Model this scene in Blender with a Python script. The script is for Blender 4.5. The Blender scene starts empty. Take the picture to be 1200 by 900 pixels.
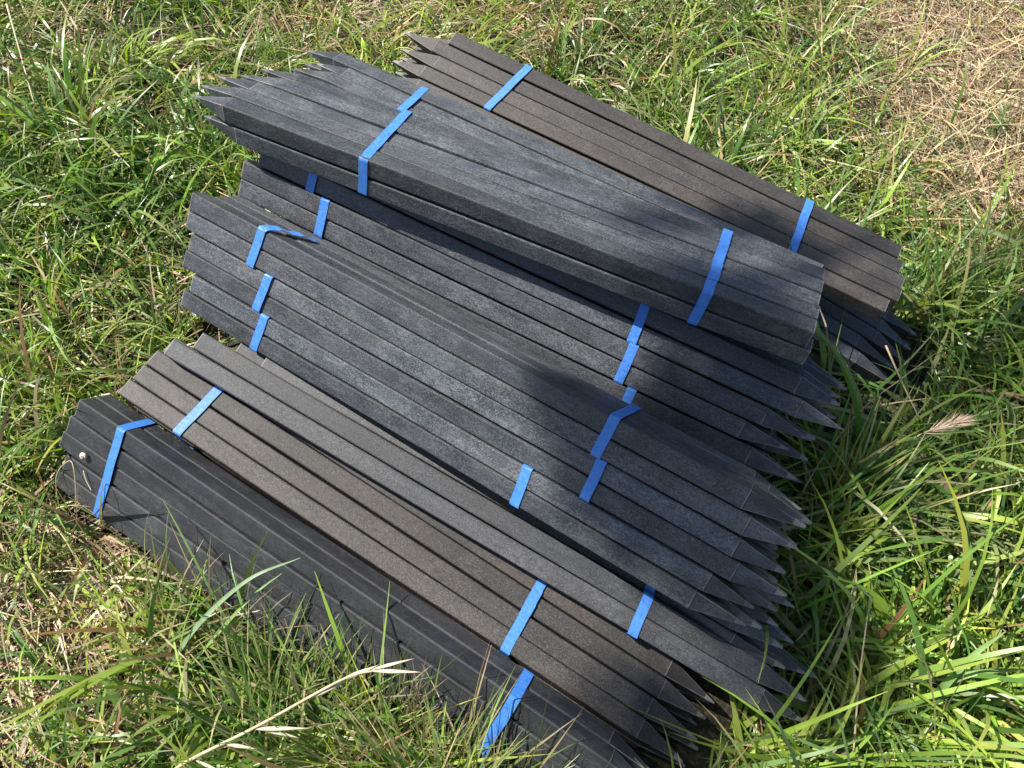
import bpy, bmesh, math, random
import numpy as np
from mathutils import Vector, Matrix

# ------------------------------------------------------------------ camera, light, exposure
scn = bpy.context.scene
col = scn.collection
CAM_H, CAM_PITCH, CAM_ROLL, CAM_F = 1.4, 1.04636, 0.12658, 0.93210
SUN_EL, SUN_AZ = math.radians(50), math.radians(286)      # azimuth measured clockwise from +Y
GROUND = -0.085

def look_axes():
    fw = Vector((0, math.cos(CAM_PITCH), -math.sin(CAM_PITCH)))
    rt = Vector((1, 0, 0)); up = rt.cross(fw)
    c, s = math.cos(CAM_ROLL), math.sin(CAM_ROLL)
    return c * rt + s * up, -s * rt + c * up, fw
cam = bpy.data.objects.new("camera", bpy.data.cameras.new("camera"))
col.objects.link(cam)
_r, _u, _f = look_axes()
M = Matrix((_r, _u, -_f)).transposed().to_4x4()
M.translation = Vector((0, 0, CAM_H))
cam.matrix_world = M
cam.data.sensor_fit = 'HORIZONTAL'; cam.data.sensor_width = 36
cam.data.lens = 36 * CAM_F / 1.2
cam.data.clip_start = 0.02; cam.data.clip_end = 500
scn.camera = cam

world = bpy.data.worlds.new("World"); scn.world = world; world.use_nodes = True
nt = world.node_tree
sky = nt.nodes.new("ShaderNodeTexSky"); sky.sky_type = 'NISHITA'; sky.sun_disc = False
sky.sun_elevation = SUN_EL; sky.sun_rotation = SUN_AZ
bg = nt.nodes["Background"]; bg.inputs[1].default_value = 0.075
nt.links.new(sky.outputs[0], bg.inputs[0])
TO_SUN = Vector((math.sin(SUN_AZ) * math.cos(SUN_EL), math.cos(SUN_AZ) * math.cos(SUN_EL), math.sin(SUN_EL)))
sd = bpy.data.lights.new("sun", 'SUN'); sd.energy = 5.0; sd.angle = math.radians(0.53); sd.color = (1.0, 0.95, 0.87)
so = bpy.data.objects.new("sun", sd); col.objects.link(so)
so.rotation_euler = TO_SUN.to_track_quat('Z', 'Y').to_euler()
vs = scn.view_settings
vs.view_transform = 'Standard'; vs.look = 'None'; vs.gamma = 1; vs.exposure = 1.1; vs.use_curve_mapping = False

rng = np.random.default_rng(11)
random.seed(5)

# ------------------------------------------------------------------ materials
def new_mat(name):
    m = bpy.data.materials.new(name); m.use_nodes = True
    n = m.node_tree.nodes; l = m.node_tree.links
    return m, n, l, n["Principled BSDF"]
def mixc(n, l, fac, a, b, blend='MIX'):
    x = n.new("ShaderNodeMix"); x.data_type = 'RGBA'; x.blend_type = blend
    for v, i in ((fac, 0), (a, 6), (b, 7)):
        if hasattr(v, 'links'): l.new(v, x.inputs[i])
        else: x.inputs[i].default_value = v if i == 0 else (*v, 1)
    return x.outputs[2]
def ramp(n, l, src, lo, hi):
    r = n.new("ShaderNodeMapRange"); r.inputs[1].default_value = lo; r.inputs[2].default_value = hi
    l.new(src, r.inputs[0]); return r.outputs[0]
def mul(n, l, a, b):
    x = n.new("ShaderNodeMath"); x.operation = 'MULTIPLY'
    for v, i in ((a, 0), (b, 1)):
        if hasattr(v, 'links'): l.new(v, x.inputs[i])
        else: x.inputs[i].default_value = v
    return x.outputs[0]

def plastic(name, base, dust, brown, speck=0.5, browness=0.5, dusty=0.5, rough=0.46, streak=0.5, edge=0.0, edge_col=(.17, .17, .175)):
    m, n, l, b = new_mat(name)
    tc = n.new("ShaderNodeTexCoord"); oi = n.new("ShaderNodeObjectInfo")
    add = n.new("ShaderNodeVectorMath"); add.operation = 'MULTIPLY_ADD'
    cr = n.new("ShaderNodeCombineXYZ"); l.new(oi.outputs['Random'], cr.inputs[0]); l.new(oi.outputs['Random'], cr.inputs[1]); l.new(oi.outputs['Random'], cr.inputs[2])
    add.inputs[1].default_value = (7.3, 3.1, 5.7)
    l.new(cr.outputs[0], add.inputs[0]); l.new(tc.outputs['Object'], add.inputs[2])
    co = add.outputs[0]
    def noise(scale, detail=3, rough_=0.55, st=(1, 1, 1)):
        mp = n.new("ShaderNodeMapping"); mp.inputs['Scale'].default_value = st; l.new(co, mp.inputs[0])
        t = n.new("ShaderNodeTexNoise"); t.inputs['Scale'].default_value = scale
        t.inputs['Detail'].default_value = detail; t.inputs['Roughness'].default_value = rough_
        l.new(mp.outputs[0], t.inputs['Vector']); return t.outputs['Fac']
    big = noise(7, 3, .6, (0.6, 1, 1))
    mid = noise(36, 4, .62, (0.42, 1, 1))
    fine = noise(640, 2, .6, (0.6, 1, 1))
    grain = noise(200, 3, .65, (0.55, 1, 1))
    stk = noise(120, 3, .6, (0.02, 1, 1))
    c = mixc(n, l, ramp(n, l, big, .38, .68), tuple(.72 * v for v in base), tuple(1.25 * v for v in base))
    # dust film: cloudy patches, broken by the grain
    d = mul(n, l, ramp(n, l, mid, .40, .66), ramp(n, l, grain, .34, .64))
    c = mixc(n, l, mul(n, l, d, dusty), c, dust)
    c = mixc(n, l, mul(n, l, mul(n, l, ramp(n, l, noise(5.5, 3, .6, (.5, 1, 1)), .46, .66), ramp(n, l, grain, .3, .6)), browness), c, brown)
    c = mixc(n, l, mul(n, l, ramp(n, l, stk, .52, .70), streak * .3), c, dust)
    c = mixc(n, l, mul(n, l, ramp(n, l, fine, .52, .74), speck), c, tuple(min(1, 1.75 * v) for v in dust))
    c = mixc(n, l, mul(n, l, ramp(n, l, fine, .45, .32), .7), c, tuple(.35 * v for v in base))
    hs = n.new("ShaderNodeHueSaturation"); l.new(c, hs.inputs['Color'])
    mr = n.new("ShaderNodeMapRange"); mr.inputs[3].default_value = .70; mr.inputs[4].default_value = 1.32
    l.new(oi.outputs['Random'], mr.inputs[0]); l.new(mr.outputs[0], hs.inputs['Value'])
    c = hs.outputs[0]
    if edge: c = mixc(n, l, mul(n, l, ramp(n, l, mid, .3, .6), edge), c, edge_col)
    l.new(c, b.inputs['Base Color'])
    mr2 = n.new("ShaderNodeMapRange"); mr2.inputs[3].default_value = rough - .1; mr2.inputs[4].default_value = rough + .22
    l.new(mid, mr2.inputs[0]); l.new(mr2.outputs[0], b.inputs['Roughness'])
    b.inputs['Specular IOR Level'].default_value = .5
    bp = n.new("ShaderNodeBump"); bp.inputs['Strength'].default_value = .4; bp.inputs['Distance'].default_value = .0012
    sm = n.new("ShaderNodeMath"); sm.operation = 'MULTIPLY_ADD'; sm.inputs[1].default_value = .8
    l.new(fine, sm.inputs[0])
    sm2 = n.new("ShaderNodeMath"); sm2.operation = 'MULTIPLY_ADD'; sm2.inputs[1].default_value = 1.0; l.new(mid, sm2.inputs[0]); l.new(grain, sm2.inputs[2])
    l.new(sm2.outputs[0], sm.inputs[2]); l.new(sm.outputs[0], bp.inputs['Height']); l.new(bp.outputs[0], b.inputs['Normal'])
    return m

GREY = (.025, .0285, .034); DUST = (.132, .142, .160); BROWN = (.085, .066, .050)
def family(kind):
    p = dict(blue=dict(base=GREY, dust=DUST, brown=BROWN, speck=.5, browness=.18, dusty=.60),
             dark=dict(base=(.021, .023, .0265), dust=(.082, .086, .092), brown=(.055, .043, .033), speck=.12, browness=.25, dusty=.45, rough=.36, streak=.3),
             slate=dict(base=(.020, .0215, .0245), dust=(.094, .098, .106), brown=(.080, .066, .054), speck=.5, browness=.2, dusty=.5, rough=.58),
             brown=dict(base=(.018, .0172, .0168), dust=(.078, .072, .067), brown=(.090, .066, .049), speck=.7, browness=.42, dusty=.5, rough=.58),
             )[kind]
    ed = dict(slate=.0, blue=.0, dark=.08, brown=.0)[kind]
    side = plastic("recycled_plastic_" + kind, **p)
    edge = plastic("worn_plastic_edge_" + kind, edge=ed, **{**p, 'rough': .68})
    q = dict(p); q['speck'] = p['speck'] * .5; q['browness'] = p['browness'] * .6; q['streak'] = .2
    tip = plastic("cut_plastic_" + kind, **q)
    scuff_highlight = plastic("scuffed_highlight_cut_edge_" + kind, edge=.8, edge_col=(.20, .19, .178), **p)  # paler: scraped burr at the cuts, plus painted highlights on the tip bevels
    return side, edge, tip, scuff_highlight
FAM = {k: family(k) for k in ('blue', 'slate', 'dark', 'brown')}

def strap_mat():
    m, n, l, b = new_mat("blue_strapping")
    tc = n.new("ShaderNodeTexCoord")
    t = n.new("ShaderNodeTexNoise"); t.inputs['Scale'].default_value = 30; l.new(tc.outputs['Object'], t.inputs['Vector'])
    c = mixc(n, l, t.outputs['Fac'], (.034, .150, .48), (.050, .200, .60))
    t2 = n.new("ShaderNodeTexNoise"); t2.inputs['Scale'].default_value = 160; t2.inputs['Detail'].default_value = 4; l.new(tc.outputs['Object'], t2.inputs['Vector'])
    c = mixc(n, l, mul(n, l, ramp(n, l, t2.outputs['Fac'], .55, .75), .35), c, (.16, .26, .46))
    c = mixc(n, l, mul(n, l, ramp(n, l, t2.outputs['Fac'], .44, .30), .45), c, (.03, .075, .20))
    l.new(c, b.inputs['Base Color']); l.new(ramp(n, l, t2.outputs['Fac'], -.2, 1.1), b.inputs['Roughness'])
    v = n.new("ShaderNodeTexVoronoi"); v.inputs['Scale'].default_value = 900; l.new(tc.outputs['Object'], v.inputs['Vector'])
    bp = n.new("ShaderNodeBump"); bp.inputs['Strength'].default_value = .25; bp.inputs['Distance'].default_value = .0004
    l.new(v.outputs[0], bp.inputs['Height']); l.new(bp.outputs[0], b.inputs['Normal'])
    return m
STRAP = strap_mat()

def blade_mat(name, transl=.35, rough=.45, spec=.35):
    m, n, l, b = new_mat(name)
    a = n.new("ShaderNodeAttribute"); a.attribute_name = "tint"
    l.new(a.outputs['Color'], b.inputs['Base Color'])
    b.inputs['Roughness'].default_value = rough; b.inputs['Specular IOR Level'].default_value = spec
    tr = n.new("ShaderNodeBsdfTranslucent")
    hs = n.new("ShaderNodeHueSaturation"); hs.inputs['Saturation'].default_value = 1.12; hs.inputs['Value'].default_value = 1.2
    l.new(a.outputs['Color'], hs.inputs['Color']); l.new(hs.outputs[0], tr.inputs['Color'])
    mx = n.new("ShaderNodeMixShader"); mx.inputs[0].default_value = transl
    l.new(b.outputs[0], mx.inputs[1]); l.new(tr.outputs[0], mx.inputs[2])
    l.new(mx.outputs[0], n["Material Output"].inputs[0])
    return m
GRASS = blade_mat("grass_blade", .38, .38, .5); STRAW = blade_mat("dry_straw", .2, .6, .25)

def simple(name, c1, c2, scale, rough=.7, st=(1, 1, 1)):
    m, n, l, b = new_mat(name)
    tc = n.new("ShaderNodeTexCoord"); mp = n.new("ShaderNodeMapping"); mp.inputs['Scale'].default_value = st
    l.new(tc.outputs['Object'], mp.inputs[0])
    t = n.new("ShaderNodeTexNoise"); t.inputs['Scale'].default_value = scale; t.inputs['Detail'].default_value = 4
    l.new(mp.outputs[0], t.inputs['Vector'])
    l.new(mixc(n, l, ramp(n, l, t.outputs['Fac'], .35, .65), c1, c2), b.inputs['Base Color'])
    b.inputs['Roughness'].default_value = rough
    return m

# ------------------------------------------------------------------ helpers
def link_mesh(name, verts, faces, mats, midx=None, parent=None, smooth=False):
    me = bpy.data.meshes.new(name); me.from_pydata([tuple(v) for v in verts], [], faces)
    for m in (mats if isinstance(mats, (list, tuple)) else [mats]): me.materials.append(m)
    if midx: me.polygons.foreach_set("material_index", midx)
    if smooth: me.polygons.foreach_set("use_smooth", [True] * len(me.polygons))
    bm = bmesh.new(); bm.from_mesh(me); bmesh.ops.recalc_face_normals(bm, faces=bm.faces); bm.to_mesh(me); bm.free()
    o = bpy.data.objects.new(name, me); col.objects.link(o)
    if parent: o.parent = parent
    return o
def tag(o, label, cat, group=None, kind=None):
    o["label"] = label; o["category"] = cat
    if group: o["group"] = group
    if kind: o["kind"] = kind
    return o
def empty(name, loc, rot=(0, 0, 0)):
    o = bpy.data.objects.new(name, None); col.objects.link(o); o.empty_display_size = .05
    o.location = loc; o.rotation_euler = rot
    return o

# ------------------------------------------------------------------ ground
def undul(x, y):
    return (.012 * np.sin(2.3 * x + .7) * np.cos(1.9 * y + .4) + .010 * np.sin(5.1 * x + 2.1 * y) + .006 * np.cos(9.7 * y - 4.3 * x)
            + .003 * np.sin(23 * x + 3) * np.sin(21 * y + 1))
def ground_z(x, y): return GROUND + undul(np.asarray(x, float), np.asarray(y, float))
def axis(lo, hi, step, far):
    core = np.arange(lo, hi + 1e-6, step)
    out = [hi + step * (1.35 ** k) for k in range(1, 40)]; out = [v for v in out if v < far] + [far]
    left = [lo - (v - hi) for v in out][::-1]
    return np.concatenate([left, core, out])
gx, gy = axis(-2.6, 2.6, .04, 200), axis(-.6, 3.6, .04, 200)
XX, YY = np.meshgrid(gx, gy); ZZ = ground_z(XX, YY)
nx, ny = len(gx), len(gy)
gv = np.stack([XX, YY, ZZ], -1).reshape(-1, 3)
gf = [(j * nx + i, j * nx + i + 1, (j + 1) * nx + i + 1, (j + 1) * nx + i) for j in range(ny - 1) for i in range(nx - 1)]
def soil_mat():
    m, n, l, b = new_mat("soil_and_thatch")
    tc = n.new("ShaderNodeTexCoord")
    def no(s, d=5):
        t = n.new("ShaderNodeTexNoise"); t.inputs['Scale'].default_value = s; t.inputs['Detail'].default_value = d
        l.new(tc.outputs['Object'], t.inputs['Vector']); return t.outputs['Fac']
    c = mixc(n, l, ramp(n, l, no(3.1), .4, .6), (.030, .023, .015), (.022, .027, .010))
    c = mixc(n, l, ramp(n, l, no(90), .5, .7), c, (.09, .07, .04))
    l.new(c, b.inputs['Base Color']); b.inputs['Roughness'].default_value = .95
    bp = n.new("ShaderNodeBump"); bp.inputs['Distance'].default_value = .01; l.new(no(130), bp.inputs['Height']); l.new(bp.outputs[0], b.inputs['Normal'])
    return m
g = link_mesh("ground", gv, gf, soil_mat(), smooth=True); g["kind"] = "structure"

# ------------------------------------------------------------------ stakes
W, LEN, TIP = .03724, 1.2, .088
SH = LEN - TIP
class Frame:
    """a bundle's own frame: X along the stakes, Y across (away), Z up; twist turns the section along X"""
    def __init__(s, x, y, z, yaw, pitch, roll, twist):
        s.o = Vector((x, y, z)); s.tw = twist
        s.R = Matrix.Rotation(yaw, 3, 'Z') @ Matrix.Rotation(pitch, 3, 'Y') @ Matrix.Rotation(roll, 3, 'X')
    def local(s, X, Y, Z):
        a = s.tw * (X / LEN - .5); c, n = math.cos(a), math.sin(a)
        return Vector((X, Y * c - Z * n, Y * n + Z * c))
    def world(s, X, Y, Z): return s.R @ s.local(X, Y, Z) + s.o
FR = {
 'B1': Frame(-0.7796, 0.6135, 0.0861, -0.4599, -0.0238, -0.7421, 0.1077),
 'B2': Frame(-0.7142, 0.6372, 0.0696, -0.4413, 0.0455, 0.0367, -0.1497),
 'B3': Frame(-0.5618, 0.6755, 0.1062, -0.4051, 0.0602, 0.2832, 0.0874),
 'B4': Frame(-0.6121, 0.9726, 0.2594, -0.4497, -0.0545, -0.735, -0.0754),
 'B5': Frame(-0.5429, 1.1247, 0.3059, -0.3393, 0.0539, -0.7977, -0.3554),
 'B6a': Frame(-0.6693, 1.1273, 0.3677, -0.3192, -0.0103, -0.2073, -0.0207),
 'B6b': Frame(-0.587, 1.3907, 0.2498, -0.434, -0.0275, -0.1148, 0.0963),
 'B7': Frame(-0.3779, 1.5148, 0.172, -0.4185, 0.0087, 0.13, -0.2552),
 'B8': Frame(-0.2398, 1.4908, 0.0639, -0.4981, 0.0573, 0.0208, -0.0572),
}
BOXES = []          # (frame, x0, x1, y0, y1, z0, z1): what grass must not grow through

def section(h, bev):
    """rounded square, 3 points per corner, counter-clockwise; returns points and which edges are corner faces"""
    p, cor = [], []
    for q, (sy, sz) in enumerate(((1, 1), (-1, 1), (-1, -1), (1, -1))):
        cy, cz = sy * (h - bev), sz * (h - bev)
        for k in range(3):
            a = math.radians(90 * q + 45 * k)
            p.append((cy + bev * math.cos(a), cz + bev * math.sin(a))); cor.append(k < 2)
    return p, cor
def make_stake(fr, x0, x1, jy, kz, fam, parent, tip_side, name="stake", label=None, lift=0, rlift=0):
    """jy, kz: centre of the section in bundle units (metres); tip_side +1 right, -1 left, 0 none"""
    side, edge, tipm, scuff_highlight = FAM[fam]
    h = W * .5 * random.uniform(.905, .94); bev = W * .065
    sec, cor = section(h, bev); n = len(sec)
    ph = random.uniform(0, 6.28); by, bz = random.uniform(-.0018, .0018), random.uniform(-.0014, .0020)
    rot = random.uniform(-.012, .012); ky, kk = random.uniform(-.0008, .0008), random.uniform(-.0008, .0008)
    def ctr(X):
        t = X / LEN
        return (jy + ky + by * math.sin(math.pi * t) + .0006 * math.sin(9 * t + ph), kz + kk + lift * (1 - t) + rlift * t + bz * math.sin(math.pi * t) + .0006 * math.cos(8 * t + ph))
    def ring(X, s=1.0):
        cy, cz = ctr(X); c, d = math.cos(rot), math.sin(rot)
        return [fr.local(X, cy + s * (y * c - z * d), cz + s * (y * d + z * c)) for y, z in sec]
    tl = TIP * random.uniform(.88, 1.08)
    a = x0 + (tl if tip_side < 0 else 0); b = x1 - (tl if tip_side > 0 else 0)
    v, f, mi = [], [], []
    xs = [a, a + .0020] + [a + (b - a) * t / 14 for t in range(1, 14)] + [b - .0020, b]
    for X in xs:
        v += ring(X, .965 if X in (a, b) else 1)
    for i in range(len(xs) - 1):
        for k in range(n):
            f.append((i * n + k, i * n + (k + 1) % n, (i + 1) * n + (k + 1) % n, (i + 1) * n + k))
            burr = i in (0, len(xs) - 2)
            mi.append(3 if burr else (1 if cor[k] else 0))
    f.append(tuple(range(n))[::-1]); mi.append(2)
    f.append(tuple(range((len(xs) - 1) * n, len(xs) * n))); mi.append(2)
    o = link_mesh(name, v, f, [side, edge, tipm, scuff_highlight], mi, parent)
    if label: o["label"] = label
    if tip_side:
        v, f, mi = [], [], []
        s0 = b if tip_side > 0 else a; d = tip_side
        oy, oz = random.uniform(-.004, .004), random.uniform(-.004, .004)
        tj = random.uniform(.06, .16)
        st = [(0.0008, .955), (.018, .955 - .2 * (.955 - tj)), (.044, .955 - .5 * (.955 - tj)), (.070, .955 - .8 * (.955 - tj)), (.0875, tj)]
        for dx, s in st:
            X = s0 + d * dx * tl / TIP; cy, cz = ctr(X); q = dx / TIP
            sq = h * s; be = min(bev * .45, sq * .3)
            se, _ = section(sq, be)
            v += [fr.local(X, cy + y + oy * q, cz + z + oz * q) for y, z in se]
        for i in range(len(st) - 1):
            for k in range(n):
                f.append((i * n + k, i * n + (k + 1) % n, (i + 1) * n + (k + 1) % n, (i + 1) * n + k))
                mi.append(3 if (cor[k] or i == len(st) - 2) else 2)  # bevels coloured paler, as if catching the light
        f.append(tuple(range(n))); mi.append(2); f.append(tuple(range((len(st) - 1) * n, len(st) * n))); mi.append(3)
        link_mesh("pointed_tip", v, f, [side, edge, tipm, scuff_highlight], mi, o)
    return o

def make_strap(fr, pts, parent, width=.0178, closed=True, overlap=None):
    """pts: loop of (X, Y, Z) in metres round the section"""
    pts = [Vector(p) for p in pts]; out = []
    m = len(pts)
    rng_ = range(m) if closed else range(m)
    for i in rng_:
        p = pts[i]
        if not closed and i in (0, m - 1): out.append(p); continue
        a, b = pts[i - 1], pts[(i + 1) % m]
        r = min(.0035, (a - p).length * .4, (b - p).length * .4)
        da, db = (a - p).normalized(), (b - p).normalized()
        for t in (0, .5, 1):
            q0, q1 = p + da * r, p + db * r
            out.append((1 - t) ** 2 * q0 + 2 * t * (1 - t) * p + t * t * q1)
    # subdivide long spans so the twist is followed
    loop = []
    M_ = len(out)
    for i in range(M_ if closed else M_ - 1):
        a, b = out[i], out[(i + 1) % M_]; k = max(1, int((b - a).length / .02))
        loop += [a.lerp(b, t / k) for t in range(k)]
    if not closed: loop.append(out[-1])
    cen = sum(loop, Vector()) / len(loop)
    v, f = [], []
    K = len(loop); th = .0008
    for i, p in enumerate(loop):
        a = loop[(i - 1) % K] if (closed or i) else p; b = loop[(i + 1) % K] if (closed or i < K - 1) else p
        tg = (b - a).normalized(); sidev = (Vector((1, 0, 0)) - tg * tg.x).normalized()
        nr = tg.cross(sidev)
        if nr.dot(p - cen) < 0: nr = -nr
        wob = .0005 * math.sin(i * 1.7)
        for sx, o_ in ((-.5, th), (.5, th), (.5, 0), (-.5, 0)):
            q = p + sidev * (sx * width + wob) + nr * o_
            v.append(fr.local(*q))
    for i in range(K if closed else K - 1):
        j = (i + 1) % K
        for k in range(4):
            f.append((i * 4 + k, i * 4 + (k + 1) % 4, j * 4 + (k + 1) % 4, j * 4 + k))
    if not closed:
        f.append((3, 2, 1, 0)); f.append(tuple((K - 1) * 4 + k for k in range(4)))
    return link_mesh("strap", v, f, STRAP, None, parent)

GROUP = "strapped bundles of pointed stakes"
def bundle(key, label, fam, ny_, y0, nz_, z0, tip_side, ends=None, straps=(), fams=None, skip=(), zlift=None, name="stake_bundle", jit=.012):
    """y0, z0: first row (in stake widths) of this bundle inside frame key; rows go away in Y and down in Z"""
    fr = FR[key]; ends = ends or {}
    t = empty(name, fr.o + fr.R @ Vector((.0, y0 * W, z0 * W)), fr.R.to_euler())
    t.location = fr.o; tag(t, label, "stake bundle", GROUP)
    for j in range(ny_):
        for k in range(nz_):
            if (j, k) in skip: continue
            e = ends.get((j, k), {})
            a = e.get('a', random.uniform(-jit, jit)); b = e.get('b', LEN + random.uniform(-jit, jit) - .008)
            cy = (y0 + j + .5) * W; cz = (z0 - k - .5) * W
            if zlift: cz += zlift.get((j, k), 0)
            make_stake(fr, a, b, cy, cz, (fams or {}).get((j, k), fam), t, tip_side, lift=e.get('lift', 0), rlift=e.get('rlift', 0))
    BOXES.append((fr, -.02, LEN, y0 * W, (y0 + ny_) * W, (z0 - nz_) * W, z0 * W))
    ya, yb, za, zb = y0 * W - .0006, (y0 + ny_) * W + .0006, z0 * W + .0006, (z0 - nz_) * W - .0006
    for s in straps:                       # X at front-top, front-bottom, back-top
        xf, xb, xt = s[:3]
        st_ = make_strap(fr, [(xf, ya, za), (xt, yb, za), (xb + xt - xf, yb, zb), (xb, ya, zb)], t)
        if len(s) > 3:                     # the welded end lying over the strap
            y1, y2 = ya + s[3] * W, ya + (s[3] + 1.3) * W; xo = lambda y: xf + (xt - xf) * (y - ya) / (yb - ya) + .0012
            e_ = make_strap(fr, [(xo(y1), y1, za + .0009), (xo((y1 + y2) / 2), (y1 + y2) / 2, za + .0011), (xo(y2), y2, za + .0009)], st_, width=.0172, closed=False)
            e_.name = "welded_end"
    return t

b1 = bundle('B1', "dark smooth stake bundle tipped on its side nearest the camera, behind the front grass tufts", 'dark', 2, 0, 5, 0, 1,
       straps=[(.110, .116, .1085), (.942, .935, .937)])
b2 = bundle('B2', "flat brown speckled stake bundle between the tipped front bundle and the next row up", 'brown', 4, 0, 2, 0, 1,
       ends={(0, 0): {'a': -.012, 'b': 1.174}, (1, 0): {'a': -.010, 'b': 1.1805}, (2, 0): {'a': -.0095, 'b': 1.179}, (3, 0): {'b': 1.1825, 'a': .0}},
       straps=[(.132, .132, .1405), (.8395, .840, .8315, 1.9)])
b3 = bundle('B3', "half hidden stake bundle under the leaning middle stack, only its right strap showing", 'slate', 3, 0, 2, 0, 1,
       ends={(0, 0): {'a': -.0955, 'b': 1.1995}, (1, 0): {'a': -.05, 'b': 1.1835, 'lift': .012}, (2, 0): {'a': .06, 'b': 1.168, 'lift': -.028}},
       zlift={(2, 0): -.005, (2, 1): -.005})
make_strap(FR['B3'], [(.8875, -.0006, .0006), (.880, 2 * W, .0010), (.8795, 2 * W + .003, -.0090), (.876, 3 * W + .0006, -.0092), (.877, 3 * W + .0006, -2 * W - .006), (.888, -.0006, -2 * W - .006)], b3)
E4 = {0: (-.027, 1.1895), 1: (-.026, 1.1965), 2: (-.0095, 1.1985), 3: (-.014, 1.216), 4: (.017, 1.1855), 5: (.0025, 1.1895)}
def e4(k): return {(0, i): {'a': E4[k + i][0], 'b': E4[k + i][1]} for i in (0, 1)}
b4a = bundle('B4', "topmost bundle of the leaning middle stack, its left strap slack over the top", 'blue', 3, 0, 2, 0, 1, ends=e4(0),
       straps=[(.866, .8645, .876)])
b4b = bundle('B4', "second bundle down in the leaning middle stack, between two others", 'blue', 3, 0, 2, -2, 1, ends=e4(2),
       straps=[(.1835, .1755, .19), (.877, .879, .872)])
b4c = bundle('B4', "lowest bundle of the leaning middle stack, right strap set furthest left", 'blue', 3, 0, 2, -4, 1, ends={**e4(4), (1, 0): {'b': 1.222}, (2, 0): {'b': 1.247}, (1, 1): {'b': 1.215}, (2, 1): {'b': 1.24}},
       straps=[(.198, .1935, .2), (.7715, .7775, .77)])
b9 = bundle('B4', "bundle buried under the leaning middle stack with only dark points showing", 'blue', 2, 2.3, 2, -5.9, 1,
       ends={(0, 0): {'a': .12, 'b': 1.265}, (1, 0): {'a': .12, 'b': 1.282}, (0, 1): {'a': .15, 'b': 1.285}, (1, 1): {'a': .15, 'b': 1.27}})
# the slack strap on the top of the middle stack
_f = FR['B4']
make_strap(_f, [(.1385, .0016, -2 * W - .0006), (.138, -.0006, -2 * W - .0006), (.1445, -.0006, .0006), (.150, .006, .0045), (.163, .022, .0085),
                (.178, .036, .0060), (.192, .050, .0075), (.204, .0620, .0040), (.211, .0730, .0022)], b4a, closed=False)
b5a = bundle('B5', "bundle directly under the big top bundle, its left strap half covered", 'blue', 4, 0, 2, 0, 1,
       ends={(0, 0): {'b': 1.187, 'a': .03}, (0, 1): {'a': .0185, 'b': 1.214}, (1, 0): {'b': 1.190, 'rlift': .016}, (2, 0): {'b': 1.205, 'rlift': .031}, (3, 0): {'b': 1.200, 'rlift': .045}, (1, 1): {'rlift': .012, 'b': 1.2}, (2, 1): {'rlift': .02}, (3, 1): {'rlift': .03}}, straps=[(.134, .1385, .13), (.808, .815, .80)])
b5b = bundle('B5', "shaded bundle wedged between the leaning middle stack and the bundle above", 'blue', 4, 0, 2, -2, 1,
       ends={(0, 0): {'a': -.012, 'b': 1.168}, (0, 1): {'a': -.0105, 'b': 1.146}}, straps=[(.1735, .1795, .17), (.821, .824, .82)])
b5c = bundle('B5', "buried stake bundle, one dark row behind the middle stack", 'blue', 2, 0, 1, -4, 1,
       ends={(0, 0): {'b': 1.1805, 'a': .1}, (1, 0): {'a': .1}}, straps=[(.852, .853, .85)])
b6a = bundle('B6a', "big top bundle, highest on the pile, pointed left ends and square right ends", 'blue', 5, 0, 2, 0, -1,
       ends={(0, 0): {'a': .0085, 'b': 1.195}, (1, 0): {'a': .0015, 'b': 1.1945}, (2, 0): {'a': .005, 'b': 1.1915}, (3, 0): {'a': .0335, 'b': 1.191},
             (4, 0): {'a': .0525, 'b': 1.1885}, (0, 1): {'a': .028, 'b': 1.2055}},
       straps=[(.380, .3785, .3685, .15), (1.017, 1.0135, 1.0095, .9)])
b6b = bundle('B6b', "bundle sliding under the big top bundle from behind, left strap showing", 'blue', 3, 0, 2, 0, -1,
       ends={(0, 0): {'a': .038}, (1, 0): {'a': .0615}, (2, 0): {'a': .01}}, straps=[(.317, .317, .309)])
b7 = bundle('B7', "rearmost brown bundle at the back edge of the pile against the far grass", 'brown', 4, 0, 2, 0, -1,
       ends={(0, 0): {'a': .002, 'b': 1.225}, (1, 0): {'a': .0035, 'b': 1.2215}, (2, 0): {'a': -.015, 'b': 1.2065}, (3, 0): {'a': .0, 'b': 1.1925}},
       skip=((3, 0),), straps=[(.2685, .2685, .293), (.998, .998, .982)])
make_stake(FR['B7'], .096, 1.1925, 3.5 * W, -.5 * W, 'brown', b7, 0, label="stake with a square left end at the back of the bundle")
fr7 = FR['B7']
ls = empty("loose_stake", fr7.o, fr7.R.to_euler())
tag(ls, "single stake lying loose between the rearmost brown bundle and the bundle beside it", "stake")
make_stake(fr7, .012, 1.2105, -.5 * W, -.55 * W, 'brown', ls, -1, name="shaft")
b8 = bundle('B8', "low bundle under the right end of the rearmost bundle, five points out in the grass", 'blue', 5, 0, 2, 0, 1,
       ends={(0, 0): {'b': 1.186}, (1, 0): {'b': 1.172}, (2, 0): {'b': 1.1885}, (3, 0): {'b': 1.188}, (4, 0): {'b': 1.1845}})

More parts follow.
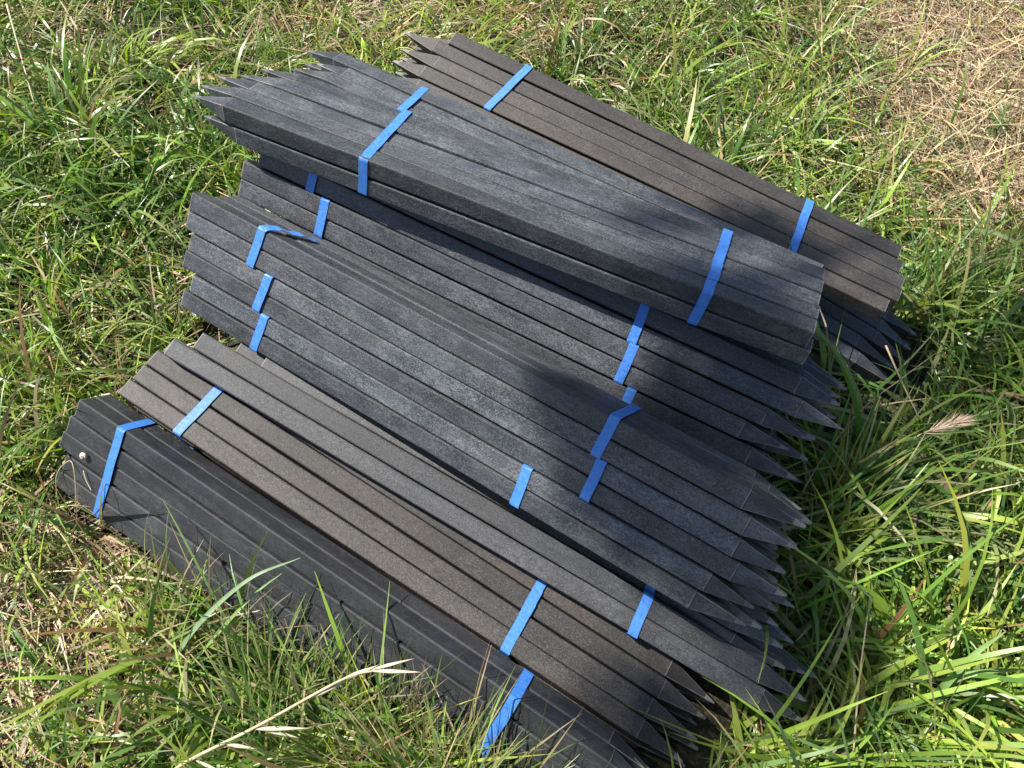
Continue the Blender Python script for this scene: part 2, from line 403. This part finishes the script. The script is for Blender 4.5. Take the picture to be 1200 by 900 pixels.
# ------------------------------------------------------------------ grass
BX = []
for fr, x0, x1, y0, y1, z0, z1 in BOXES:
    BX.append((np.array(fr.R), np.array(fr.o), fr.tw, x0, x1, y0, y1, z0, z1))
def inside(P, pad=.0):
    """P (...,3) -> bool: inside any bundle"""
    hit = np.zeros(P.shape[:-1], bool)
    for R, o, tw, x0, x1, y0, y1, z0, z1 in BX:
        q = (P - o) @ R
        a = -tw * (q[..., 0] / LEN - .5); c, s = np.cos(a), np.sin(a)
        y = q[..., 1] * c - q[..., 2] * s; z = q[..., 1] * s + q[..., 2] * c
        tipfade = np.clip((LEN - q[..., 0]) / TIP, 0, 1)
        hit |= (q[..., 0] > x0 - pad) & (q[..., 0] < x1 + pad) & (y > y0 - pad) & (y < y1 + pad) & (z > z0 - pad) & (z < z1 + pad)
    return hit
def blob(x, y, lst):
    v = np.zeros_like(x)
    for bx, by, r, a in lst: v = np.maximum(v, a * np.exp(-((x - bx) ** 2 + (y - by) ** 2) / (r * r)))
    return v
def wave(x, y, s, k):
    return (np.sin(s * x + k) * np.cos(s * .83 * y + 1.7 * k) + np.sin(s * 1.9 * x - s * 1.1 * y + 2.3 * k) * .6) / 1.6
STRAW_Z = [(1.09, 1.94, .31, 1), (1.23, 1.66, .26, 1), (1.06, 2.22, .28, 1), (1.35, 2.18, .5, 1), (-.55, 1.98, .22, .75), (-1.37, 1.82, .2, .45), (-.03, 2.12, .2, .4),
           (-.76, .32, .17, .8), (-.70, .09, .17, .65), (-.70, .46, .10, .6), (-.77, .73, .08, .4)]
LUSH_Z = [(.75, .77, .35, 1), (.67, .35, .40, 1), (.92, .59, .35, 1), (.9, 1.09, .3, .8), (-.40, .19, .18, .9), (-1.11, 1.27, .35, .5), (.43, 1.47, .3, .6), (.02, .16, .3, .9)]

CLEAR = [(.80, .99, .10), (.78, .90, .09), (.70, .86, .07)]          # trampled flat by the low bundle's points
def sample(n):
    pts = []
    while sum(len(p) for p in pts) < n:
        y = rng.uniform(-.25, 3.05, 4 * n); half = .85 + .42 * y
        x = rng.uniform(-2.5, 2.5, 4 * n)
        ok = (x > -half - .35) & (x < half + .35)
        # nearer ground is seen larger: keep the density roughly even in the picture
        ok &= rng.random(4 * n) < np.clip(1.15 - .24 * y, .35, 1)
        pts.append(np.stack([x[ok], y[ok]], 1))
    return np.concatenate(pts)[:n]

def ribbons(name, root, az, th0, bend, length, width, tints, tip_tints, mat, nseg=6, roll=None, drop_hits=True, wprof=0.0):
    N = len(az); s = np.linspace(0, 1, nseg + 1)
    th = th0[:, None] + bend[:, None] * s[None, :] ** 1.4
    ds = length[:, None] / nseg
    mid = .5 * (th[:, 1:] + th[:, :-1])
    r = np.concatenate([np.zeros((N, 1)), np.cumsum(ds * np.sin(mid), 1)], 1)
    z = np.concatenate([np.zeros((N, 1)), np.cumsum(ds * np.cos(mid), 1)], 1)
    side = rng.normal(0, .18, N)[:, None] * (s ** 2)[None, :] * length[:, None]
    P = np.empty((N, nseg + 1, 3))
    P[..., 0] = root[:, 0:1] + r * np.sin(az)[:, None] + side * np.cos(az)[:, None]
    P[..., 1] = root[:, 1:2] + r * np.cos(az)[:, None] - side * np.sin(az)[:, None]
    P[..., 2] = root[:, 2:3] + z
    gz = ground_z(P[..., 0], P[..., 1]) + .004 + .02 * rng.random((N, 1))
    low = P[..., 2] < gz
    P[..., 2] = np.where(low & (s[None, :] > .1), gz, P[..., 2])
    if drop_hits:
        foot = np.zeros(N, bool)
        for hz_ in (-.06, -.02, .02, .06, .12, .18, .25, .3, .35):
            foot |= inside(np.stack([root[:, 0], root[:, 1], np.full(N, hz_)], -1), .012)
        mids = np.concatenate([P, .5 * (P[:, 1:] + P[:, :-1])], 1)
        keep = ~inside(mids[:, 1:], .0005).any(1) & ~foot
        P, az, th, width, tints, tip_tints, N = P[keep], az[keep], th[keep], width[keep], tints[keep], tip_tints[keep], int(keep.sum())
        if roll is not None: roll = roll[keep]
    tg = np.gradient(P, axis=1); tg /= np.linalg.norm(tg, axis=2, keepdims=True) + 1e-9
    hz = np.stack([np.cos(az), -np.sin(az), np.zeros(N)], -1)[:, None, :] * np.ones((1, nseg + 1, 1))
    up = np.cross(hz, tg)
    rl = (rng.normal(0, .55, N) if roll is None else roll)[:, None, None] + rng.normal(0, .6, N)[:, None, None] * s[None, :, None]
    sv = hz * np.cos(rl) + up * np.sin(rl)
    prof = np.minimum(1, .55 + 1.6 * s) * np.clip((1 - s), 0, 1) ** .62; prof[-1] = .05
    wv = width[:, None, None] * .5 * prof[None, :, None]
    A, B = P - sv * wv, P + sv * wv
    V = np.stack([A, B], 2).reshape(-1, 3)
    base = (np.arange(N) * 2 * (nseg + 1))[:, None]; k = np.arange(nseg)[None, :] * 2
    F = np.stack([base + k, base + k + 1, base + k + 3, base + k + 2], -1).reshape(-1, 4)
    me = bpy.data.meshes.new(name)
    me.vertices.add(len(V)); me.vertices.foreach_set("co", V.ravel())
    me.loops.add(F.size); me.loops.foreach_set("vertex_index", F.ravel().astype(np.int32))
    me.polygons.add(len(F)); me.polygons.foreach_set("loop_start", np.arange(0, F.size, 4, dtype=np.int32))
    me.polygons.foreach_set("loop_total", np.full(len(F), 4, np.int32))
    me.polygons.foreach_set("use_smooth", np.ones(len(F), bool))
    me.update(calc_edges=True)
    at = me.attributes.new("tint", 'FLOAT_COLOR', 'POINT')
    m = np.clip((s - .45) / .5, 0, 1)[None, :, None]
    C = tints[:, None, :] * (1 - m) + tip_tints[:, None, :] * m
    C = np.concatenate([C, np.ones((N, nseg + 1, 1))], 2)
    C = np.repeat(C[:, :, None, :], 2, 2).reshape(-1, 4)
    at.data.foreach_set("color", C.astype(np.float32).ravel())
    me.materials.append(mat)
    o = bpy.data.objects.new(name, me); col.objects.link(o)
    return o

def pal(n, cols, jit=.16):
    c = np.array(cols)[rng.integers(0, len(cols), n)]
    v = np.exp(rng.normal(0, jit, n))[:, None]; h = np.exp(rng.normal(0, jit * .45, (n, 3)))
    return np.clip(c * v * h, .005, .9)
GREENS = [(.100, .192, .036), (.138, .232, .046), (.082, .168, .034), (.158, .250, .066), (.130, .198, .072)]
LIME = [(.235, .325, .048), (.280, .345, .075), (.200, .305, .045)]
DRY = [(.34, .275, .14), (.41, .345, .20), (.28, .22, .115), (.36, .31, .18), (.25, .19, .105)]
RUST = [(.30, .18, .06), (.27, .17, .08)]

def clumps(name, n_cl, per, label, length, width, straw_frac, th=(.25, .25), bend=(1.2, .5), spread=.035, lushonly=False, mat=GRASS, strawonly=False):
    n_cl = int(n_cl * 1.28); c = sample(n_cl)
    dry = np.clip(blob(c[:, 0], c[:, 1], STRAW_Z) + .10 * wave(c[:, 0], c[:, 1], 7, .3), 0, 1)
    lush = np.clip(blob(c[:, 0], c[:, 1], LUSH_Z), 0, 1)
    if lushonly: keep = rng.random(n_cl) < lush * (1 - dry)
    elif strawonly: keep = rng.random(n_cl) < np.clip(dry * 1.3 + straw_frac, 0, 1)
    else: keep = rng.random(n_cl) < np.clip(1 - 1.15 * dry, .03, 1)
    for ex, ey, er in CLEAR: keep &= (c[:, 0] - ex) ** 2 + (c[:, 1] - ey) ** 2 > er * er
    c, dry, lush = c[keep], dry[keep], lush[keep]; n_cl = len(c)
    lean = rng.uniform(0, 2 * math.pi, n_cl) ; leans = rng.uniform(0, .9, n_cl); size = np.exp(rng.normal(0, .22, n_cl) - .10 * wave(c[:, 0], c[:, 1], 4.1, .5))
    patch = wave(c[:, 0], c[:, 1], 5.2, 1.1) + .6 * wave(c[:, 0], c[:, 1], 11, 2.6)
    tone = np.exp(rng.normal(0, .13, n_cl) + .13 * patch); limec = rng.random(n_cl) < np.clip(.48 + .30 * patch - .30 * lush, .05, .9)
    idx = np.repeat(np.arange(n_cl), rng.poisson(per, n_cl) + 2); N = len(idx)
    off = rng.normal(0, 1, (N, 2)) * spread * size[idx][:, None]
    x, y = c[idx, 0] + off[:, 0], c[idx, 1] + off[:, 1]
    root = np.stack([x, y, ground_z(x, y) - .004], 1)
    rad = np.arctan2(off[:, 0], off[:, 1]) + rng.normal(0, .8, N)
    vx = np.sin(rad) + leans[idx] * 1.3 * np.sin(lean[idx]); vy = np.cos(rad) + leans[idx] * 1.3 * np.cos(lean[idx])
    az = np.arctan2(vx, vy)
    t0 = np.abs(rng.normal(th[0], th[1], N)) + .35 * leans[idx]; bd = np.clip(rng.normal(bend[0], bend[1], N), .1, 2.6)
    ln = length * np.minimum(size[idx] * np.exp(rng.normal(0, .28, N)), 1.6) * (1 + .35 * lush[idx])
    wd = width * np.exp(rng.normal(0, .25, N)) * (1 + .45 * lush[idx])
    if strawonly:
        t = pal(N, DRY, .24) * np.array([1.22, 1.18, 1.32]); tt = t * .95
    else:
        g1, g2 = pal(N, GREENS), pal(N, LIME)
        t = np.where(limec[idx][:, None], g2, g1) * tone[idx][:, None]
        isd = rng.random(N) < straw_frac + .35 * dry[idx]
        t = np.where(isd[:, None], pal(N, DRY, .2), t)
        isr = rng.random(N) < .025; t = np.where(isr[:, None], pal(N, RUST), t)
        brown_tip = rng.random(N) < .13
        tt = np.where(brown_tip[:, None], pal(N, DRY, .2), t * np.array([1.15, 1.08, 1.0]))
    o = ribbons(name, root, az, t0, bd, ln, wd, t, tt, mat)
    tag(o, label, "grass", kind="stuff")
    return o

# thatch: short dry bits lying flat
n = 18000
c = sample(n); c = c[rng.random(n) < .22 + .78 * np.clip(blob(c[:, 0], c[:, 1], STRAW_Z), 0, 1)]; n = len(c); root = np.stack([c[:, 0], c[:, 1], ground_z(c[:, 0], c[:, 1]) + .004 + .025 * rng.random(n) ** 2], 1)
th_ = ribbons("thatch", root, rng.uniform(0, 6.28, n), rng.normal(1.5, .18, n), rng.normal(.1, .3, n), rng.uniform(.03, .10, n), rng.uniform(.0018, .004, n),
              pal(n, DRY, .3) * .75, pal(n, DRY, .3) * .75, STRAW, nseg=3)
tag(th_, "thatch of short dead stems lying flat under the green grass", "dead grass", kind="stuff")
clumps("short_grass", 2150, 13, "short fine meadow grass covering the ground all round the pile", .120, .0062, .06, (.45, .35), (1.25, .6), .028)
clumps("long_grass", 900, 11, "longer bent green grass blades standing over the short turf", .165, .0078, .05, (.45, .35), (1.7, .6), .032)
clumps("lush_grass", 850, 10, "lush broad bladed grass beside the pointed ends and along the front", .19, .0098, .03, (.4, .3), (1.4, .6), .035, lushonly=True)
clumps("dry_straw", 5200, 13, "dry tan straw lying matted in the far right corner and in scattered patches", .16, .0040, .03, (1.25, .3), (.25, .35), .05, mat=STRAW, strawonly=True)

# ------------------------------------------------------------------ single tufts, stalks and leaves one can point to
def tuft(name, label, cx, cy, r, nb, length, width, azm, azs, th, bend, cols, dry=.2):
    a = rng.uniform(0, 6.28, nb); q = np.sqrt(rng.random(nb)) * r
    x, y = cx + q * np.cos(a), cy + q * np.sin(a)
    root = np.stack([x, y, ground_z(x, y) - .005], 1)
    t = pal(nb, cols); isd = rng.random(nb) < dry; t = np.where(isd[:, None], pal(nb, DRY, .2), t)
    tt = np.where((rng.random(nb) < .45)[:, None], pal(nb, DRY, .2), t * 1.1)
    o = ribbons(name, root, rng.normal(azm, azs, nb), np.abs(rng.normal(th[0], th[1], nb)), np.clip(rng.normal(bend[0], bend[1], nb), .05, 2.4),
                length * np.minimum(np.exp(rng.normal(0, .25, nb)), 1.22), width * np.exp(rng.normal(0, .28, nb)), t, tt, GRASS, nseg=8)
    tag(o, label, "grass tuft", "tall grass tufts"); return o
tuft("grass_tuft", "tall pale green grass tuft with tan tips in front of the tipped bundle's right strap", .02, .050, .080, 560, .25, .0064, .2, 1.3, (.22, .2), (.9, .5), LIME + GREENS, .28)
tuft("grass_tuft", "yellowish grass tuft between the cream seed head and the right strap", -.115, .080, .080, 520, .22, .0062, .2, 1.6, (.22, .2), (.9, .5), LIME + LIME + GREENS, .32)
tuft("grass_tuft", "dark green grass tuft under the cream seed head at the front edge", -.27, .14, .10, 320, .24, .0062, .3, 1.2, (.25, .25), (.9, .5), GREENS, .1)
tuft("grass_tuft", "wiry half dry grass tuft leaning on the tipped bundle's left half", -.50, .27, .10, 150, .23, .0046, .6, .8, (.3, .25), (1.0, .5), GREENS + LIME, .45)
tuft("grass_tuft", "bright upright tuft of broad blades close to the middle stack's points", .66, .62, .075, 110, .27, .0105, .5, .7, (.2, .2), (.9, .5), LIME + GREENS, .06)
tuft("grass_tuft", "long arching blades in a tuft by the far right end of the rearmost bundle", .95, 1.18, .09, 90, .24, .0078, .4, 1.2, (.3, .25), (1.3, .5), GREENS + LIME, .08)

def catmull(P, k=8):
    P = [Vector(p) for p in P]; P = [2 * P[0] - P[1]] + P + [2 * P[-1] - P[-2]]; out = []
    for i in range(1, len(P) - 2):
        for t in range(k):
            u = t / k; a, b, c_, d = P[i - 1:i + 3]
            out.append(.5 * ((2 * b) + (c_ - a) * u + (2 * a - 5 * b + 4 * c_ - d) * u * u + (3 * b - a - 3 * c_ + d) * u ** 3))
    return out + [P[-2]]
def leaf_mesh(name, P, width, mat, parent=None, fold=.25, tilt=0.0):
    """a blade with a folded midrib following the points"""
    L = catmull(P); n = len(L); v, f = [], []
    for i, p in enumerate(L):
        t = (L[min(i + 1, n - 1)] - L[max(i - 1, 0)]).normalized(); s = t.cross(Vector((math.sin(tilt), 0, math.cos(tilt)))).normalized(); u = s.cross(t)
        w_ = .5 * width * min(1, .45 + 2.2 * i / n) * max(0.02, 1 - i / (n - 1)) ** .6
        v += [p - s * w_ + u * w_ * fold, p, p + s * w_ + u * w_ * fold]
    for i in range(n - 1):
        for k in (0, 1): f.append((3 * i + k, 3 * i + k + 1, 3 * i + k + 4, 3 * i + k + 3))
    return link_mesh(name, v, f, mat, None, parent, True)
def tube(name, P, r0, r1, mat, parent=None, k=6, sub=8):
    L = catmull(P, sub); n = len(L); v, f = [], []
    for i, p in enumerate(L):
        t = (L[min(i + 1, n - 1)] - L[max(i - 1, 0)]).normalized(); s = t.cross(Vector((.3, .2, 1))).normalized(); u = s.cross(t)
        r = r0 + (r1 - r0) * i / (n - 1)
        v += [p + (s * math.cos(2 * math.pi * q / k) + u * math.sin(2 * math.pi * q / k)) * r for q in range(k)]
    for i in range(n - 1):
        for q in range(k): f.append((i * k + q, i * k + (q + 1) % k, (i + 1) * k + (q + 1) % k, (i + 1) * k + q))
    f += [tuple(range(k))[::-1], tuple((n - 1) * k + q for q in range(k))]
    return link_mesh(name, v, f, mat, None, parent, True)
CREAM = simple("cream_dry_husk", (.40, .33, .21), (.54, .46, .33), 60, .6, (1, 1, 1))
TAN = simple("tan_dry_stalk", (.36, .27, .15), (.48, .39, .24), 50, .6)
PINK = simple("pinkish_bristle", (.50, .34, .22), (.62, .46, .33), 80, .6)
LEAFM = simple("fresh_grass_leaf", (.11, .20, .045), (.17, .26, .08), 25, .6)
BLUEG = simple("blue_green_grass_leaf", (.11, .18, .08), (.17, .24, .13), 25, .6)

def spikelet(p, d, length, width, parent, mat=None):
    """flattened pointed husk"""
    d = Vector(d).normalized(); s = d.cross(Vector((0, 0, 1))).normalized(); u = s.cross(d); v, f = [], []
    prof = [(0, .15), (.15, .7), (.35, 1), (.6, .75), (.85, .28), (1, .03)]
    for t, q in prof:
        c_ = Vector(p) + d * t * length + u * .15 * width * math.sin(3 * t)
        v += [c_ + s * math.cos(a) * width * .5 * q + u * math.sin(a) * width * .28 * q for a in [k * math.pi / 4 for k in range(8)]]
    for i in range(len(prof) - 1):
        for k in range(8): f.append((i * 8 + k, i * 8 + (k + 1) % 8, (i + 1) * 8 + (k + 1) % 8, (i + 1) * 8 + k))
    f += [tuple(range(8))[::-1], tuple(40 + k for k in range(8))]
    return link_mesh("spikelet", v, f, mat or CREAM, None, parent, True)
A = [(-.442, .030, .03), (-.415, .054, .06), (-.308, .111, .12), (-.192, .182, .17), (-.144, .200, .18), (-.073, .206, .19)]
sh = empty("seed_head", A[0]); sh.location = (0, 0, 0)
tag(sh, "cream dry seed head on a long stalk reaching over the front edge", "seed head")
tube("stalk", A[:5], .0034, .0016, TAN, sh)
for p, d, l_, w_ in [((-.235, .155, .150), (1, .55, .3), .062, .0095), ((-.192, .182, .170), (1, .5, .2), .060, .0095), ((-.150, .198, .181), (1, .08, .1), .075, .0085), ((-.150, .200, .180), (1, .35, .2), .065, .007),
                     ((-.310, .108, .118), (1, .12, .1), .082, .0095), ((-.302, .110, .115), (1, -.1, 0), .060, .0090), ((-.352, .085, .095), (1, -.02, 0), .050, .008), ((-.372, .075, .085), (1, .45, .2), .05, .004),
                     ((-.395, .06, .07), (1, -.25, 0), .045, .007)]:
    w_ *= .75
    spikelet(p, d, l_, w_, sh)
Bp = [(.745, .752, -.05), (.784, .770, .03), (.808, .782, .06), (.917, .832, .07)]
bs = empty("barley_spike", (0, 0, 0)); tag(bs, "pinkish bristly barley spike lying in the grass right of the stakes", "seed head")
tube("stalk", [Bp[0], Bp[1], Bp[2], (.84, .797, .065)], .0022, .0015, TAN, bs)
v, f = [], []
dv = (Vector(Bp[3]) - Vector(Bp[2])).normalized()
for i in range(150):
    t = random.random() ** .8; p = Vector(Bp[2]) + dv * .075 * t
    q = (dv + Vector((random.gauss(0, .2), random.gauss(0, .2), random.gauss(0, .2)))).normalized()
    e = p + q * (.035 + .025 * random.random()); s = q.cross(Vector((random.random() - .5, random.random() - .5, 1))).normalized() * .0011
    n0 = len(v); v += [p - s, p + s, e]; f.append((n0, n0 + 1, n0 + 2))
link_mesh("bristles", v, f, PINK, None, bs)
def stalk(label, P, r, mat=TAN):
    o = tube("dry_stalk", P, r, r * .5, mat); tag(o, label, "dry stalk", "loose dry stalks"); return o
stalk("straight dry stalk standing in front of the low bundle's points", [(.748, .965, .08), (.785, .881, .06), (.824, .83, .03)], .0022)
stalk("long thin dry stalk slanting up from the stakes past the barley spike", [(.585, .655, .0), (.62, .72, .03), (.691, .818, .06), (.770, .890, .075), (.847, .959, .08)], .0015)
stalk("long upright dry stalk in the grass below the middle stack's points", [(.626, .196, .02), (.631, .309, .06), (.671, .46, .05), (.673, .507, .05)], .0018)
stalk("thin hooked dry stem at the left end of the tipped bundle", [(-.794, .428, -.05), (-.778, .473, .05), (-.758, .501, .068), (-.742, .480, .065), (-.732, .426, .03)], .0011)
stalk("pale thin stalk hanging in the grass at the far left corner", [(-1.425, 1.736, .02), (-1.33, 1.60, .06), (-1.207, 1.388, .02)], .0026, CREAM)
def leaf(label, P, w_, mat, tilt=0.0):
    o = leaf_mesh("grass_leaf", P, w_, mat, None, .25, tilt); tag(o, label, "grass leaf", "single long leaves"); return o
leaf("long blue green leaf arching over the tipped bundle's face", [(-.52, .189, -.05), (-.46, .252, .05), (-.379, .32, .12), (-.303, .364, .13)], .0115, BLUEG)
leaf("shorter leaf beside the long arching one on the tipped bundle", [(-.492, .192, -.05), (-.417, .258, .05), (-.369, .309, .09), (-.336, .346, .09)], .008, LEAFM)
leaf("broad pale leaf pointing up right at the lower right edge", [(.787, .287, -.05), (.786, .313, .03), (.817, .358, .08), (.874, .402, .09)], .018, LEAFM)
leaf("broad pale leaf lying level below the up pointing one at lower right", [(.795, .288, -.05), (.798, .321, .03), (.832, .335, .07), (.90, .347, .06)], .016, LEAFM)
# small pale snail shell stuck on the tipped bundle
fr1 = FR['B1']
def snail():
    v, f = [], []; nt_, nk = 26, 8
    for i in range(nt_):
        t = i / (nt_ - 1); a = t * 4.2 * math.pi; R_ = .0056 * (1 - t) ** 1.1; r = .0028 * (1 - t) + .0004
        for k in range(nk):
            b = 2 * math.pi * k / nk
            v.append(((R_ + r * math.cos(b)) * math.cos(a), (R_ + r * math.cos(b)) * math.sin(a), r * math.sin(b) + .006 * t))
    for i in range(nt_ - 1):
        for k in range(nk): f.append((i * nk + k, i * nk + (k + 1) % nk, (i + 1) * nk + (k + 1) % nk, (i + 1) * nk + k))
    f += [tuple(range(nk))[::-1]]
    o = link_mesh("snail_shell", v, f, simple("chalky_shell", (.40, .33, .26), (.62, .54, .45), 300, .5), None, None, True)
    o.location = fr1.world(.052, -.003, -2.45 * W)
    o.rotation_euler = (fr1.R @ Matrix.Rotation(math.pi / 2, 3, 'X')).to_euler()
    tag(o, "tiny pale snail shell stuck to the tipped bundle left of its strap", "shell")
snail()

sb = tube("straw_bit", [fr1.world(.062, -.003, -3.15 * W), fr1.world(.075, -.004, -3.5 * W), fr1.world(.092, -.003, -3.85 * W)], .0012, .0010, CREAM)
tag(sb, "short pale straw bit lying on the tipped bundle below the snail shell", "straw")

# ------------------------------------------------------------------ a tree behind: its leaves dapple the right of the pile
def tree():
    bark = simple("tree_bark", (.10, .08, .06), (.20, .16, .12), 12, .9, (1, 1, .2))
    lm, n, l, b = new_mat("tree_leaf"); b.inputs['Base Color'].default_value = (.06, .12, .03, 1); b.inputs['Roughness'].default_value = .5
    base = Vector((-2.6, 4.6, GROUND))
    t = empty("tree", base); tag(t, "leafy tree behind the pile, its shade dappling the pile's right side", "tree")
    D = 6.8
    shade = [((.31, .60, .2), .15, 1), ((.23, .52, .2), .12, 1), ((.30, .71, .25), .11, 1), ((.36, .52, .15), .08, .8), ((.18, .62, .25), .09, .9), ((.36, .68, .25), .09, .9), ((.26, .60, .2), .1, .7), ((.44, 1.12, .2), .11, .9), ((.18, .98, .37), .05, .4), ((.25, 1.0, .37), .05, .4), ((.66, .72, -.03), .10, .7),
             ((.60, .35, -.03), .14, .8), ((.28, .21, .03), .10, .7), ((.42, .48, .1), .09, .9), ((.10, .68, .25), .05, .6)]
    cl = [(Vector(p) + TO_SUN * (D + random.uniform(-.5, .5)), r, a) for p, r, a in shade]
    for k in range(46):                       # the rest of the crown, up and away from the pile
        q = Vector((random.gauss(0, 1), random.gauss(0, 1), random.gauss(0, .8))).normalized() * random.uniform(.5, 1.5)
        cl.append((Vector((-1.9, 4.6, 7.8)) + Vector((q.x * 1.1, q.y * .9, q.z)), random.uniform(.25, .45), .7))
    top = Vector((-2.3, 4.1, 7.0))
    tv = []
    trunk = tube("trunk", [base - t.location, Vector((-2.65, 4.5, 2.2)) - t.location, Vector((-2.4, 4.3, 4.8)) - t.location, top - t.location], .20, .07, bark, t, 10)
    fork = top - Vector((0, 0, .9))
    for i, (c_, r, a) in enumerate(cl):
        if i % 3 == 0 or i < 16:
            m_ = fork.lerp(c_, .5) + Vector((0, 0, .15))
            tube("limb", [fork - t.location, m_ - t.location, c_ - t.location], .022, .006, bark, t, 6, 4)
    P, Nn = [], []
    v, f = [], []
    for c_, r, a in cl:
        for k in range(int(280 * a * (r / .12) ** 1.6)):
            q = Vector((random.gauss(0, 1), random.gauss(0, 1), random.gauss(0, 1))); q = q.normalized() * r * random.random() ** .4
            d = Vector((random.gauss(0, 1), random.gauss(0, 1), random.gauss(0, .6))).normalized(); s = d.cross(Vector((random.gauss(0, 1), random.gauss(0, 1), random.gauss(0, 1)))).normalized()
            p = c_ + q - t.location; L = random.uniform(.04, .06); n0 = len(v)
            v += [p, p + d * L * .5 + s * L * .28, p + d * L, p + d * L * .5 - s * L * .28]; f.append((n0, n0 + 1, n0 + 2, n0 + 3))
    link_mesh("crown", v, f, lm, None, t)
tree()
